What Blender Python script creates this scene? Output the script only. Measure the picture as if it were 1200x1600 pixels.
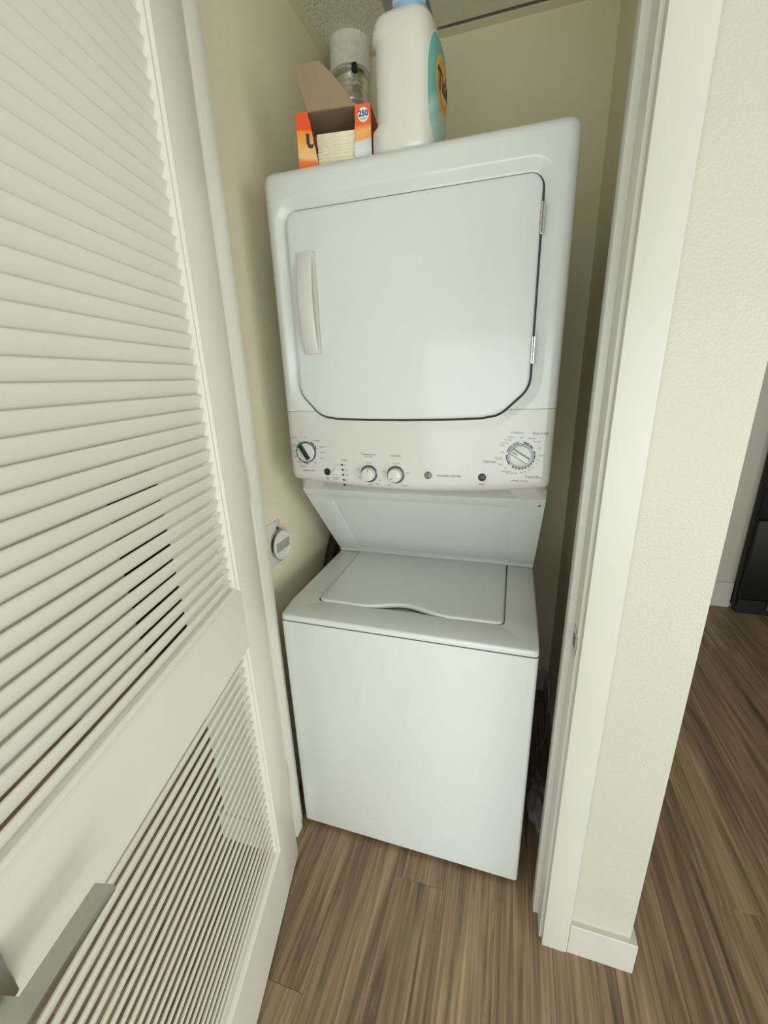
import bpy, bmesh, math, random
from mathutils import Vector, Matrix, Euler
random.seed(7)
for o in list(bpy.data.objects):
    bpy.data.objects.remove(o)
SC = bpy.context.scene
COL = SC.collection
PI = math.pi
R = math.radians

# ------------------------------------------------------------------ camera
cam_d = bpy.data.cameras.new('camera')
cam = bpy.data.objects.new('camera', cam_d)
COL.objects.link(cam)
cam.location = (0.59998, -0.89462, 1.43741)
_a, _b, _c = R(17.47234), R(72.0698), R(-1.91035)
cam.rotation_euler = (Matrix.Rotation(_a, 3, 'Z') @ Matrix.Rotation(_b, 3, 'X') @ Matrix.Rotation(_c, 3, 'Z')).to_euler()
cam_d.sensor_fit = 'HORIZONTAL'
cam_d.sensor_width = 36.0
cam_d.lens = 36.0 * 649.22 / 1200.0
cam_d.clip_start = 0.02
cam_d.clip_end = 60
SC.camera = cam

# ------------------------------------------------------------------ light and exposure
world = bpy.data.worlds.new('sky')
SC.world = world
world.use_nodes = True
wb = world.node_tree.nodes['Background']
wb.inputs[0].default_value = (0.80, 0.90, 1.0, 1)
wb.inputs[1].default_value = 1.0


def area(name, loc, rot, sx, sy, power, color):
    l = bpy.data.lights.new(name, 'AREA')
    l.shape = 'RECTANGLE'
    l.size, l.size_y, l.energy, l.color = sx, sy, power, color
    o = bpy.data.objects.new(name, l)
    o.location, o.rotation_euler = loc, rot
    COL.objects.link(o)
    return o


area('window_daylight', (0.85, -2.98, 0.86), (R(90), 0, 0), 4.0, 1.66, 112, (0.955, 1.0, 0.95))
area('window_daylight', (2.98, -1.95, 0.98), (R(90), 0, R(90)), 1.7, 1.8, 76, (0.965, 1.0, 0.94))

SC.view_settings.view_transform = 'Standard'
SC.view_settings.look = 'None'
SC.view_settings.gamma = 1
SC.view_settings.use_curve_mapping = False
SC.view_settings.exposure = -0.66


# ------------------------------------------------------------------ materials
def mat(name, color, rough=0.5, metal=0.0, coat=0.0, bump=0.0, bscale=200.0, vary=0.0, vscale=4.0, spec=0.5, stretch=None):
    m = bpy.data.materials.new(name)
    m.use_nodes = True
    nt = m.node_tree
    b = nt.nodes['Principled BSDF']
    b.inputs['Base Color'].default_value = (*color, 1)
    b.inputs['Roughness'].default_value = rough
    b.inputs['Metallic'].default_value = metal
    b.inputs['Coat Weight'].default_value = coat
    b.inputs['Coat Roughness'].default_value = 0.08
    b.inputs['Specular IOR Level'].default_value = spec
    if vary or bump:
        tc = nt.nodes.new('ShaderNodeTexCoord')
        src = tc.outputs['Object']
        if stretch:
            mp = nt.nodes.new('ShaderNodeMapping')
            mp.inputs['Scale'].default_value = stretch
            nt.links.new(src, mp.inputs[0])
            src = mp.outputs[0]
    if vary:
        n = nt.nodes.new('ShaderNodeTexNoise')
        n.inputs['Scale'].default_value = vscale
        n.inputs['Detail'].default_value = 4
        nt.links.new(src, n.inputs['Vector'])
        r = nt.nodes.new('ShaderNodeValToRGB')
        r.color_ramp.elements[0].position = 0.3
        r.color_ramp.elements[1].position = 0.7
        r.color_ramp.elements[0].color = (*[c * (1 - vary) for c in color], 1)
        r.color_ramp.elements[1].color = (*[min(1, c * (1 + vary * 0.5)) for c in color], 1)
        nt.links.new(n.outputs['Fac'], r.inputs[0])
        nt.links.new(r.outputs[0], b.inputs['Base Color'])
    if bump:
        n = nt.nodes.new('ShaderNodeTexNoise')
        n.inputs['Scale'].default_value = bscale
        n.inputs['Detail'].default_value = 3
        nt.links.new(src, n.inputs['Vector'])
        bp = nt.nodes.new('ShaderNodeBump')
        bp.inputs['Strength'].default_value = bump
        bp.inputs['Distance'].default_value = 0.003
        nt.links.new(n.outputs['Fac'], bp.inputs['Height'])
        nt.links.new(bp.outputs[0], b.inputs['Normal'])
    return m


def wood_mat():
    m = bpy.data.materials.new('plank_wood')
    m.use_nodes = True
    nt = m.node_tree
    N, L = nt.nodes.new, nt.links.new
    b = nt.nodes['Principled BSDF']
    tc = N('ShaderNodeTexCoord')
    oi = N('ShaderNodeObjectInfo')
    mul = N('ShaderNodeVectorMath'); mul.operation = 'SCALE'
    comb = N('ShaderNodeCombineXYZ')
    for k in range(3):
        L(oi.outputs['Random'], comb.inputs[k])
    L(comb.outputs[0], mul.inputs[0]); mul.inputs['Scale'].default_value = 37.0
    add = N('ShaderNodeVectorMath'); add.operation = 'ADD'
    L(tc.outputs['Object'], add.inputs[0]); L(mul.outputs[0], add.inputs[1])
    # broad grain bands running along the plank
    mp = N('ShaderNodeMapping'); mp.inputs['Scale'].default_value = (26, 1.3, 1)
    L(add.outputs[0], mp.inputs[0])
    n1 = N('ShaderNodeTexNoise'); n1.inputs['Scale'].default_value = 1.0; n1.inputs['Detail'].default_value = 5
    n1.inputs['Roughness'].default_value = 0.6; n1.inputs['Distortion'].default_value = 1.1
    L(mp.outputs[0], n1.inputs['Vector'])
    mp2 = N('ShaderNodeMapping'); mp2.inputs['Scale'].default_value = (150, 3.0, 1)
    L(add.outputs[0], mp2.inputs[0])
    n2 = N('ShaderNodeTexNoise'); n2.inputs['Scale'].default_value = 1.0; n2.inputs['Detail'].default_value = 3
    L(mp2.outputs[0], n2.inputs['Vector'])
    r1 = N('ShaderNodeValToRGB')
    e = r1.color_ramp.elements
    e[0].position, e[0].color = 0.30, (0.100, 0.062, 0.036, 1)
    e[1].position, e[1].color = 0.72, (0.385, 0.268, 0.165, 1)
    k = e.new(0.50); k.color = (0.262, 0.174, 0.104, 1)
    L(n1.outputs['Fac'], r1.inputs[0])
    r2 = N('ShaderNodeValToRGB')
    r2.color_ramp.elements[0].position, r2.color_ramp.elements[0].color = 0.3, (0.66, 0.66, 0.66, 1)
    r2.color_ramp.elements[1].position, r2.color_ramp.elements[1].color = 0.7, (1.20, 1.20, 1.20, 1)
    L(n2.outputs['Fac'], r2.inputs[0])
    mx = N('ShaderNodeMix'); mx.data_type = 'RGBA'; mx.blend_type = 'MULTIPLY'; mx.inputs[0].default_value = 1
    L(r1.outputs[0], mx.inputs[6]); L(r2.outputs[0], mx.inputs[7])
    hs = N('ShaderNodeHueSaturation')
    mr = N('ShaderNodeMapRange'); mr.inputs[3].default_value = 0.93; mr.inputs[4].default_value = 1.07
    L(oi.outputs['Random'], mr.inputs[0]); L(mr.outputs[0], hs.inputs['Value'])
    L(mx.outputs[2], hs.inputs['Color'])
    L(hs.outputs[0], b.inputs['Base Color'])
    b.inputs['Roughness'].default_value = 0.42
    bp = N('ShaderNodeBump'); bp.inputs['Strength'].default_value = 0.12; bp.inputs['Distance'].default_value = 0.001
    L(n2.outputs['Fac'], bp.inputs['Height']); L(bp.outputs[0], b.inputs['Normal'])
    return m


def ramp_mat(name, axis, stops, rough=0.4, const=True, vec=(1, 1, 1)):
    """flat print: colour bands along one object axis"""
    m = bpy.data.materials.new(name)
    m.use_nodes = True
    nt = m.node_tree
    b = nt.nodes['Principled BSDF']
    tc = nt.nodes.new('ShaderNodeTexCoord')
    dot = nt.nodes.new('ShaderNodeVectorMath'); dot.operation = 'DOT_PRODUCT'
    nt.links.new(tc.outputs['Object'], dot.inputs[0])
    dot.inputs[1].default_value = axis
    r = nt.nodes.new('ShaderNodeValToRGB')
    if const:
        r.color_ramp.interpolation = 'CONSTANT'
    el = r.color_ramp.elements
    el[0].position, el[0].color = stops[0][0], (*stops[0][1], 1)
    el[1].position, el[1].color = stops[1][0], (*stops[1][1], 1)
    for p, c in stops[2:]:
        q = el.new(p); q.color = (*c, 1)
    nt.links.new(dot.outputs['Value'], r.inputs[0])
    nt.links.new(r.outputs[0], b.inputs['Base Color'])
    b.inputs['Roughness'].default_value = rough
    return m


def tile_mat(name, base, dark, scale, fac):
    m = bpy.data.materials.new(name)
    m.use_nodes = True
    nt = m.node_tree
    b = nt.nodes['Principled BSDF']
    tc = nt.nodes.new('ShaderNodeTexCoord')
    n = nt.nodes.new('ShaderNodeTexNoise'); n.inputs['Scale'].default_value = scale; n.inputs['Detail'].default_value = 3
    nt.links.new(tc.outputs['Object'], n.inputs['Vector'])
    r = nt.nodes.new('ShaderNodeValToRGB')
    r.color_ramp.elements[0].position, r.color_ramp.elements[0].color = fac, (*dark, 1)
    r.color_ramp.elements[1].position, r.color_ramp.elements[1].color = fac + 0.12, (*base, 1)
    nt.links.new(n.outputs['Fac'], r.inputs[0])
    nt.links.new(r.outputs[0], b.inputs['Base Color'])
    b.inputs['Roughness'].default_value = 0.9
    bp = nt.nodes.new('ShaderNodeBump'); bp.inputs['Strength'].default_value = 0.4; bp.inputs['Distance'].default_value = 0.002
    nt.links.new(n.outputs['Fac'], bp.inputs['Height']); nt.links.new(bp.outputs[0], b.inputs['Normal'])
    return m


M = {}
M['wall'] = mat('wall_paint_darkened', (0.51, 0.505, 0.425), 0.42, bump=0.35, bscale=230, vary=0.03, vscale=3)  # colour darkened to offset the strong window light on the front wall
M['closet'] = mat('closet_paint_lifted', (0.87, 0.805, 0.605), 0.5, bump=0.2, bscale=230, vary=0.04, vscale=2.5)  # colour brightened to make up for the weak light inside the closet
M['trim'] = mat('gloss_paint_darkened', (0.55, 0.55, 0.495), 0.32, vary=0.02, vscale=6)  # darker copy of the door paint, offsets strong light on the casings
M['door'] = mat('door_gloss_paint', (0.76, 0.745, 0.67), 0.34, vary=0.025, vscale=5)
M['white'] = mat('appliance_enamel', (0.67, 0.69, 0.665), 0.30, coat=0.30, vary=0.015, vscale=5)  # colour lowered to offset strong light on the fronts against the dim closet
M['panelw'] = mat('control_plastic', (0.62, 0.62, 0.58), 0.26, coat=0.25, vary=0.02, vscale=7)
M['gap'] = mat('gasket_grey', (0.10, 0.105, 0.10), 0.7, vary=0.1)
M['black'] = mat('black_plastic', (0.012, 0.012, 0.013), 0.35, vary=0.1, vscale=30)
M['ink'] = mat('grey_print', (0.10, 0.105, 0.10), 0.6, vary=0.05)
M['inkdark'] = mat('dark_print', (0.03, 0.03, 0.03), 0.6, vary=0.05)
M['teal'] = mat('teal_print', (0.05, 0.30, 0.32), 0.5, vary=0.05)
M['chrome'] = mat('satin_metal', (0.62, 0.62, 0.60), 0.28, 1.0, vary=0.05, vscale=20)
M['ring'] = mat('chrome_dark_reflection', (0.16, 0.16, 0.16), 0.18, 1.0, vary=0.1, vscale=40)  # dark reflection of the chrome rings put into the base colour
M['nickel'] = mat('satin_nickel', (0.46, 0.47, 0.43), 0.36, 1.0, bump=0.05, bscale=300, vary=0.04, vscale=20)
M['foil'] = mat('duct_foil', (0.90, 0.89, 0.84), 0.30, 1.0, bump=0.25, bscale=70, vary=0.06, vscale=30)
M['collar'] = mat('duct_collar_white', (0.93, 0.91, 0.83), 0.7, vary=0.10, vscale=60)
M['dark'] = mat('painted_dark', (0.015, 0.014, 0.012), 0.9, vary=0.1)  # near-black colour stands in for lack of light, side room and plenum
M['fridge'] = mat('black_appliance', (0.008, 0.008, 0.008), 0.45, vary=0.1, spec=0.25)
M['wood'] = wood_mat()
M['sub'] = mat('subfloor', (0.05, 0.04, 0.03), 0.8, vary=0.1)
M['card'] = mat('cardboard_brown', (0.33, 0.235, 0.145), 0.85, bump=0.15, bscale=150, vary=0.06, vscale=25)
M['sheet'] = mat('dryer_sheet_cream', (0.86, 0.80, 0.60), 0.8, bump=0.2, bscale=200, vary=0.06, vscale=30)
M['jug'] = mat('jug_plastic', (0.72, 0.72, 0.655), 0.22, coat=0.2, vary=0.02, vscale=8)
M['jugblue'] = mat('cap_blue', (0.30, 0.52, 0.74), 0.3, vary=0.05, vscale=30)
M['capclear'] = mat('cap_pale_blue', (0.55, 0.68, 0.76), 0.2, vary=0.05, vscale=30)
M['tile'] = tile_mat('ceiling_tile', (0.86, 0.82, 0.66), (0.62, 0.58, 0.46), 160, 0.36)
M['tile2'] = tile_mat('ceiling_board', (0.84, 0.80, 0.64), (0.76, 0.72, 0.57), 60, 0.3)
M['ceil'] = mat('ceiling_paint', (0.80, 0.79, 0.72), 0.8, bump=0.2, bscale=150, vary=0.02)
M['plate'] = mat('plate_plastic', (0.72, 0.72, 0.66), 0.35, vary=0.04, vscale=30)
M['greylabel'] = mat('grey_label', (0.36, 0.36, 0.33), 0.5, vary=0.12, vscale=60)
M['navy'] = mat('navy_print', (0.03, 0.04, 0.13), 0.5, vary=0.05)
M['orange'] = mat('orange_print', (0.85, 0.32, 0.05), 0.45, vary=0.05)
M['yellow'] = mat('yellow_print', (0.88, 0.56, 0.10), 0.45, vary=0.05)
M['label'] = ramp_mat('teal_label', (0, -2.2, 3.2), [(0.0, (0.45, 0.66, 0.60)), (0.30, (0.50, 0.68, 0.62)), (0.36, (0.34, 0.62, 0.57)), (0.42, (0.52, 0.70, 0.63)), (0.50, (0.17, 0.50, 0.47)), (1.0, (0.24, 0.55, 0.50))], const=False)
M['labeledge'] = mat('label_rim', (0.82, 0.86, 0.80), 0.4, vary=0.03)
M['hose'] = mat('hose_dark', (0.035, 0.028, 0.020), 0.5, vary=0.15, vscale=40)
M['rag'] = mat('grey_cloth', (0.22, 0.21, 0.19), 0.9, bump=0.5, bscale=120, vary=0.2, vscale=30)
M['copper'] = mat('pipe_brown', (0.30, 0.12, 0.05), 0.5, vary=0.2, vscale=20)
M['boxleft'] = ramp_mat('carton_left_print', (1.2, 0, 8.3), [(0.0, (0.85, 0.09, 0.02)), (0.22, (0.88, 0.20, 0.04)), (0.30, (0.90, 0.60, 0.30)), (0.50, (0.92, 0.46, 0.08)), (0.70, (0.92, 0.32, 0.03)), (0.73, (0.88, 0.10, 0.02))], const=False)
M['boxright'] = ramp_mat('carton_right_print', (-1.0, 0, 8.3), [(0.0, (0.62, 0.66, 0.68)), (0.10, (0.80, 0.82, 0.80)), (0.26, (0.66, 0.72, 0.76)), (0.30, (0.90, 0.40, 0.10)), (0.42, (0.92, 0.48, 0.14)), (0.52, (0.86, 0.14, 0.04))], const=False)
M['boxside'] = mat('carton_red', (0.72, 0.07, 0.03), 0.5, vary=0.05)


# ------------------------------------------------------------------ mesh helpers
def link(name, bm, m, parent=None, smooth=None):
    me = bpy.data.meshes.new(name)
    bmesh.ops.recalc_face_normals(bm, faces=bm.faces)
    bm.to_mesh(me)
    bm.free()
    for x in (m if isinstance(m, (list, tuple)) else [m]):
        me.materials.append(M[x])
    if smooth is not None:
        me.polygons.foreach_set('use_smooth', [True] * len(me.polygons))
        me.set_sharp_from_angle(angle=R(smooth))
    o = bpy.data.objects.new(name, me)
    COL.objects.link(o)
    if parent is not None:
        o.parent = parent
    return o


def box(bm, a, b, bev=0.0, seg=2, mi=0):
    x0, y0, z0 = a
    x1, y1, z1 = b
    vs = [bm.verts.new(p) for p in ((x0, y0, z0), (x1, y0, z0), (x1, y1, z0), (x0, y1, z0), (x0, y0, z1), (x1, y0, z1), (x1, y1, z1), (x0, y1, z1))]
    fs = [bm.faces.new([vs[i] for i in f]) for f in ((0, 3, 2, 1), (4, 5, 6, 7), (0, 1, 5, 4), (1, 2, 6, 5), (2, 3, 7, 6), (3, 0, 4, 7))]
    for f in fs:
        f.material_index = mi
    if bev > 0:
        es = list({e for f in fs for e in f.edges})
        r = bmesh.ops.bevel(bm, geom=es, offset=bev, segments=seg, affect='EDGES', profile=0.5)
        for f in r['faces']:
            f.material_index = mi
    return vs


def obox(name, a, b, m, parent=None, bev=0.0, seg=2):
    bm = bmesh.new()
    box(bm, a, b, bev, seg)
    return link(name, bm, m, parent, 40 if bev else None)


def prism(bm, pts, axis, lo, hi, mi=0):
    """extrude a 2D outline along an axis; pts give the other two coords in xyz order"""
    def P(p, t):
        q = list(p)
        q.insert(axis, t)
        return bm.verts.new(q)
    A = [P(p, lo) for p in pts]
    B = [P(p, hi) for p in pts]
    n = len(pts)
    fs = [bm.faces.new(A), bm.faces.new(B)]
    for i in range(n):
        fs.append(bm.faces.new((A[i], A[(i + 1) % n], B[(i + 1) % n], B[i])))
    for f in fs:
        f.material_index = mi
    return A, B


def cyl(bm, c, d, r0, r1, h, seg=32, bev=0.0, mi=0, bseg=2):
    """solid of revolution: centre c at the base, axis d, radii r0 -> r1, optional rounded far rim"""
    prof = [(r0, 0.0)]
    if bev:
        prof.append((r1, h - bev))
        for k in range(1, bseg + 1):
            t = k / bseg * PI / 2
            prof.append((r1 - bev + bev * math.cos(t), h - bev + bev * math.sin(t)))
    else:
        prof.append((r1, h))
    lathe(bm, c, d, prof, seg, mi)


def lathe(bm, c, d, prof, seg=32, mi=0, caps=True):
    d = Vector(d).normalized()
    u = d.orthogonal().normalized()
    v = d.cross(u)
    c = Vector(c)
    rings = []
    for r, t in prof:
        rings.append([bm.verts.new(c + d * t + (u * math.cos(2 * PI * k / seg) + v * math.sin(2 * PI * k / seg)) * r) for k in range(seg)])
    fs = []
    for a, b in zip(rings, rings[1:]):
        for k in range(seg):
            fs.append(bm.faces.new((a[k], a[(k + 1) % seg], b[(k + 1) % seg], b[k])))
    if caps:
        fs.append(bm.faces.new(rings[0]))
        fs.append(bm.faces.new(rings[-1]))
    for f in fs:
        f.material_index = mi


def tube(bm, pts, r, seg=10, mi=0):
    pts = [Vector(p) for p in pts]
    rings = []
    up = Vector((0, 0, 1))
    for i, p in enumerate(pts):
        t = (pts[min(i + 1, len(pts) - 1)] - pts[max(i - 1, 0)]).normalized()
        u = t.cross(up if abs(t.dot(up)) < 0.95 else Vector((1, 0, 0))).normalized()
        v = t.cross(u)
        rr = r[i] if isinstance(r, (list, tuple)) else r
        rings.append([bm.verts.new(p + (u * math.cos(2 * PI * k / seg) + v * math.sin(2 * PI * k / seg)) * rr) for k in range(seg)])
    fs = []
    for a, b in zip(rings, rings[1:]):
        for k in range(seg):
            fs.append(bm.faces.new((a[k], a[(k + 1) % seg], b[(k + 1) % seg], b[k])))
    fs.append(bm.faces.new(rings[0]))
    fs.append(bm.faces.new(rings[-1]))
    for f in fs:
        f.material_index = mi


def bridge(bm, loops, mi=0):
    fs = []
    for a, b in zip(loops, loops[1:]):
        n = len(a)
        for k in range(n):
            fs.append(bm.faces.new((a[k], a[(k + 1) % n], b[(k + 1) % n], b[k])))
    for f in fs:
        f.material_index = mi
    return fs


def smooth_poly(ctrl, step=0.006):
    """resample a closed outline densely"""
    out = []
    n = len(ctrl)
    for i in range(n):
        a, b = Vector(ctrl[i]), Vector(ctrl[(i + 1) % n])
        k = max(1, int((b - a).length / step))
        for j in range(k):
            out.append(a.lerp(b, j / k))
    return out


def round_corners(corners, seg=10):
    """closed outline from (x, y, radius) corners"""
    out = []
    n = len(corners)
    for i in range(n):
        p0, p, p1 = Vector(corners[i - 1][:2]), Vector(corners[i][:2]), Vector(corners[(i + 1) % n][:2])
        r = corners[i][2]
        if r <= 0:
            out.append(p)
            continue
        a, b = (p0 - p).normalized(), (p1 - p).normalized()
        ang = a.angle(b)
        d = r / math.tan(ang / 2)
        c = p + (a + b).normalized() * (r / math.sin(ang / 2))
        s, e = p + a * d - c, p + b * d - c
        sa = math.atan2(s.y, s.x)
        da = (math.atan2(e.y, e.x) - sa + PI) % (2 * PI) - PI
        for k in range(seg + 1):
            t = sa + da * k / seg
            out.append(c + Vector((math.cos(t), math.sin(t))) * r)
    return out


def offset_poly(pts, d):
    """offset a CCW outline outward by d"""
    out = []
    n = len(pts)
    for i in range(n):
        t = (pts[(i + 1) % n] - pts[i - 1])
        t = t.normalized() if t.length > 1e-9 else Vector((1, 0))
        out.append(pts[i] + Vector((t.y, -t.x)) * d)
    return out


def ray_sample(pts, c, dirs):
    """where rays from c in given directions leave the outline"""
    c = Vector(c)
    out = []
    n = len(pts)
    for d in dirs:
        best = 0.0
        for i in range(n):
            a, b = pts[i] - c, pts[(i + 1) % n] - c
            e = b - a
            den = d.x * e.y - d.y * e.x
            if abs(den) < 1e-12:
                continue
            t = (a.x * e.y - a.y * e.x) / den
            s = (a.x * d.y - a.y * d.x) / den
            if t > best and -1e-6 <= s <= 1 + 1e-6:
                best = t
        out.append(c + d * best)
    return out


def empty(name, loc=(0, 0, 0), rot=(0, 0, 0), label=None, cat=None, kind=None, group=None, parent=None):
    o = bpy.data.objects.new(name, None)
    o.empty_display_size = 0.05
    COL.objects.link(o)
    o.location, o.rotation_euler = loc, rot
    if parent is not None:
        o.parent = parent
    tag(o, label, cat, kind, group)
    return o


def tag(o, label=None, cat=None, kind=None, group=None):
    if label: o['label'] = label
    if cat: o['category'] = cat
    if kind: o['kind'] = kind
    if group: o['group'] = group
    return o


def struct(name, bm, m, smooth=None, label=None, cat=None):
    o = link(name, bm, m, None, smooth)
    return tag(o, label, cat, 'structure')


_fc = bpy.data.curves.new('lettering', 'FONT')
_fo = bpy.data.objects.new('lettering', _fc)
COL.objects.link(_fo)


def text_mesh(body, size, align='CENTER', shear=0.0, bold=0.0):
    _fc.offset = bold
    """flat text as (verts, faces) in xy, through the built-in font"""
    _fc.body, _fc.size, _fc.align_x, _fc.align_y, _fc.shear = body, size, align, 'CENTER', shear
    _fc.resolution_u = 2
    bpy.context.view_layer.update()
    dg = bpy.context.evaluated_depsgraph_get()
    ev = _fo.evaluated_get(dg)
    me = ev.to_mesh()
    vs = [v.co.copy() for v in me.vertices]
    fs = [list(p.vertices) for p in me.polygons]
    ev.to_mesh_clear()
    return vs, fs


def add_text(bm, body, size, fn, align='CENTER', mi=0, shear=0.0, bold=0.0):
    vs, fs = text_mesh(body, size, align, shear, bold)
    V = [bm.verts.new(fn(v.x, v.y)) for v in vs]
    for f in fs:
        try:
            g = bm.faces.new([V[i] for i in f])
            g.material_index = mi
        except ValueError:
            pass


# ------------------------------------------------------------------ floor with single planks
FX0, FX1, FY0, FY1 = -1.22, 3.0, -3.0, 1.93
bm = bmesh.new()
box(bm, (FX0 - 1.6, FY0 - 0.1, -0.10), (FX1 + 0.1, FY1 + 0.1, -0.010))
floor = struct('floor', bm, 'sub', label='brown wood plank floor')
PW, PL = 0.148, 1.22
plank_me = None
joint = {0: -0.384, 1: 0.35, 2: -0.074, 3: 0.45, 4: 0.52, 5: 0.40, 6: 0.62, 7: 0.75, 8: 0.101}      # plank column (from x = 0.040) -> one butt joint seen in the photo


def plank_mesh(w, l):
    b = bmesh.new()
    box(b, (-w / 2 + 0.0003, -l / 2 + 0.0004, -0.010), (w / 2 - 0.0003, l / 2 - 0.0004, 0.0), 0.0004, 1)
    me = bpy.data.meshes.new('plank')
    bmesh.ops.recalc_face_normals(b, faces=b.faces)
    b.to_mesh(me)
    b.free()
    me.materials.append(M['wood'])
    return me


_pm = {}
k0 = math.floor((FX0 - 0.040) / PW)
k1 = math.ceil((FX1 - 0.040) / PW)
rr = random.Random(3)
for k in range(k0, k1):
    xa, xb = max(FX0, 0.040 + k * PW), min(FX1, 0.040 + (k + 1) * PW)
    j = joint.get(k, rr.uniform(-0.6, 0.6))
    y = j - PL * math.ceil((j - FY0) / PL)
    while y < FY1:
        ya, yb = max(FY0, y), min(FY1, y + PL)
        y += PL
        if yb - ya < 0.03 or xb - xa < 0.02:
            continue
        key = (round(xb - xa, 3), round(yb - ya, 3))
        if key not in _pm:
            _pm[key] = plank_mesh(*key)
        o = bpy.data.objects.new('plank', _pm[key])
        COL.objects.link(o)
        o.parent = floor
        o.location = ((xa + xb) / 2, (ya + yb) / 2, 0)

# ------------------------------------------------------------------ walls
W_ = 0.6916            # machine width
YF, YB = -0.108, 0.87  # front face of the closet wall, back wall of the closet
XL, XR = -0.105, 0.828
CEIL = 2.75


def wallbox(name, boxes, m='wall'):
    b = bmesh.new()
    for a, c in boxes:
        box(b, a, c)
    return struct(name, b, m)


wallbox('wall_right', [((0.762, YF, 0), (0.952, 0.0, CEIL)), ((XR, 0.0, 0), (0.952, YB + 0.12, CEIL))])
wallbox('wall_left', [((-0.228, YF, 0), (-0.030, 0.0, CEIL)), ((-0.228, 0.0, 0), (XL, YB + 0.12, CEIL))])
wallbox('wall_back', [((XL, YB, 0), (XR, YB + 0.12, CEIL))], 'closet')
wallbox('wall_header', [((-0.030, YF, 2.46), (0.762, 0.0, CEIL))])
# closet inside faces of the side walls carry paint brightened to offset the shade in there
b_ = bmesh.new(); box(b_, (XL - 0.001, 0.001, 0), (XL + 0.0015, YB, 2.6))
struct('wall_closet_left', b_, 'closet')
b_ = bmesh.new(); box(b_, (XR - 0.0015, 0.001, 0), (XR + 0.001, YB, 2.6))
struct('wall_closet_right', b_, 'closet')
# the room around
wallbox('wall_far', [((0.952, FY1, 0), (FX1 + 0.1, FY1 + 0.1, CEIL)), ((-1.32, FY1, 0), (0.952, FY1 + 0.1, CEIL))])
wallbox('wall_hall', [((FX0 - 0.1, FY0, 0), (FX0, 0.52, CEIL)), ((FX0 - 0.1, 1.33, 0), (FX0, FY1, CEIL)), ((FX0 - 0.1, 0.52, 2.1), (FX0, 1.33, CEIL))])
wallbox('wall_dark_room', [((-2.8, 0.3, 0), (-2.7, 1.6, CEIL)), ((-2.7, 0.2, 0), (-1.32, 0.3, CEIL)), ((-2.7, 1.6, 0), (-1.32, 1.7, CEIL)), ((-2.7, 0.3, 2.3), (-1.32, 1.6, 2.4))], 'dark')  # unlit room: its darkness is painted on the walls
WX0, WX1, WZ0, WZ1 = -1.18, 2.88, 0.02, 1.72
wallbox('wall_window', [((FX0 - 0.1, FY0 - 0.1, 0), (WX0, FY0, CEIL)), ((WX1, FY0 - 0.1, 0), (FX1 + 0.1, FY0, CEIL)), ((WX0, FY0 - 0.1, 0), (WX1, FY0, WZ0)), ((WX0, FY0 - 0.1, WZ1), (WX1, FY0, CEIL))])
VY0, VY1, VZ0, VZ1 = -2.83, -1.07, 0.05, 1.92
wallbox('wall_side', [((FX1, FY0, 0), (FX1 + 0.1, VY0, CEIL)), ((FX1, VY1, 0), (FX1 + 0.1, FY1, CEIL)), ((FX1, VY0, 0), (FX1 + 0.1, VY1, VZ0)), ((FX1, VY0, VZ1), (FX1 + 0.1, VY1, CEIL))])
# window frames (behind and beside the camera, they make the bars in the reflections)
bm = bmesh.new()
for x in (WX0, (WX0 + WX1) / 2 - 0.02, WX1 - 0.04):
    box(bm, (x, FY0 - 0.08, WZ0), (x + 0.04, FY0 - 0.03, WZ1))
for z in (WZ0, WZ1 - 0.04):
    box(bm, (WX0, FY0 - 0.08, z), (WX1, FY0 - 0.03, z + 0.04))
struct('window_1', bm, 'trim')
bm = bmesh.new()
for y in (VY0, (VY0 + VY1) / 2 - 0.02, VY1 - 0.04):
    box(bm, (FX1 + 0.03, y, VZ0), (FX1 + 0.08, y + 0.04, VZ1))
for z in (VZ0, VZ1 - 0.04):
    box(bm, (FX1 + 0.03, VY0, z), (FX1 + 0.08, VY1, z + 0.04))
struct('window_2', bm, 'trim')
bm = bmesh.new()
box(bm, (FX0 - 0.1, FY0 - 0.1, CEIL), (FX1 + 0.1, YF - 0.0, CEIL + 0.1))
box(bm, (0.952, YF, CEIL), (FX1 + 0.1, FY1 + 0.1, CEIL + 0.1))
box(bm, (-1.32, YF, CEIL), (-0.228, FY1 + 0.1, CEIL + 0.1))
box(bm, (-0.228, YF, CEIL + 0.10), (0.952, FY1 + 0.1, CEIL + 0.2))
struct('ceiling', bm, 'ceil')

# closet drop ceiling: wall angle trim, two boards with an open strip between them
CZ = 2.49
bm = bmesh.new()
box(bm, (XL, 0.0, CZ - 0.001), (XL + 0.030, YB, CZ + 0.001))
box(bm, (XL, 0.0, CZ), (XL + 0.0025, YB, CZ + 0.03))
struct('trim_ceiling_left', bm, 'closet')
bm = bmesh.new()
box(bm, (XL + 0.030, YB - 0.034, CZ - 0.001), (XR, YB, CZ + 0.001))
struct('trim_ceiling_back', bm, 'closet')
obox('ceiling_tile', (XL + 0.012, 0.01, CZ + 0.0015), (0.150, YB - 0.012, CZ + 0.016), 'tile').name = 'ceiling_tile'
o = bpy.data.objects['ceiling_tile']; tag(o, kind='structure')
bm = bmesh.new()
box(bm, (0.285, 0.01, CZ + 0.006), (XR - 0.004, YB - 0.040, CZ + 0.02))
struct('ceiling_board', bm, 'tile2')
bm = bmesh.new()
tube(bm, [(0.205, 0.05, CZ + 0.07), (0.21, 0.45, CZ + 0.07), (0.22, 0.86, CZ + 0.07)], 0.016, 12)
tag(link('plenum_pipe', bm, 'copper', None, 40), 'brown pipe in the dark gap above the closet ceiling', 'pipe')
bm = bmesh.new()
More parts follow.
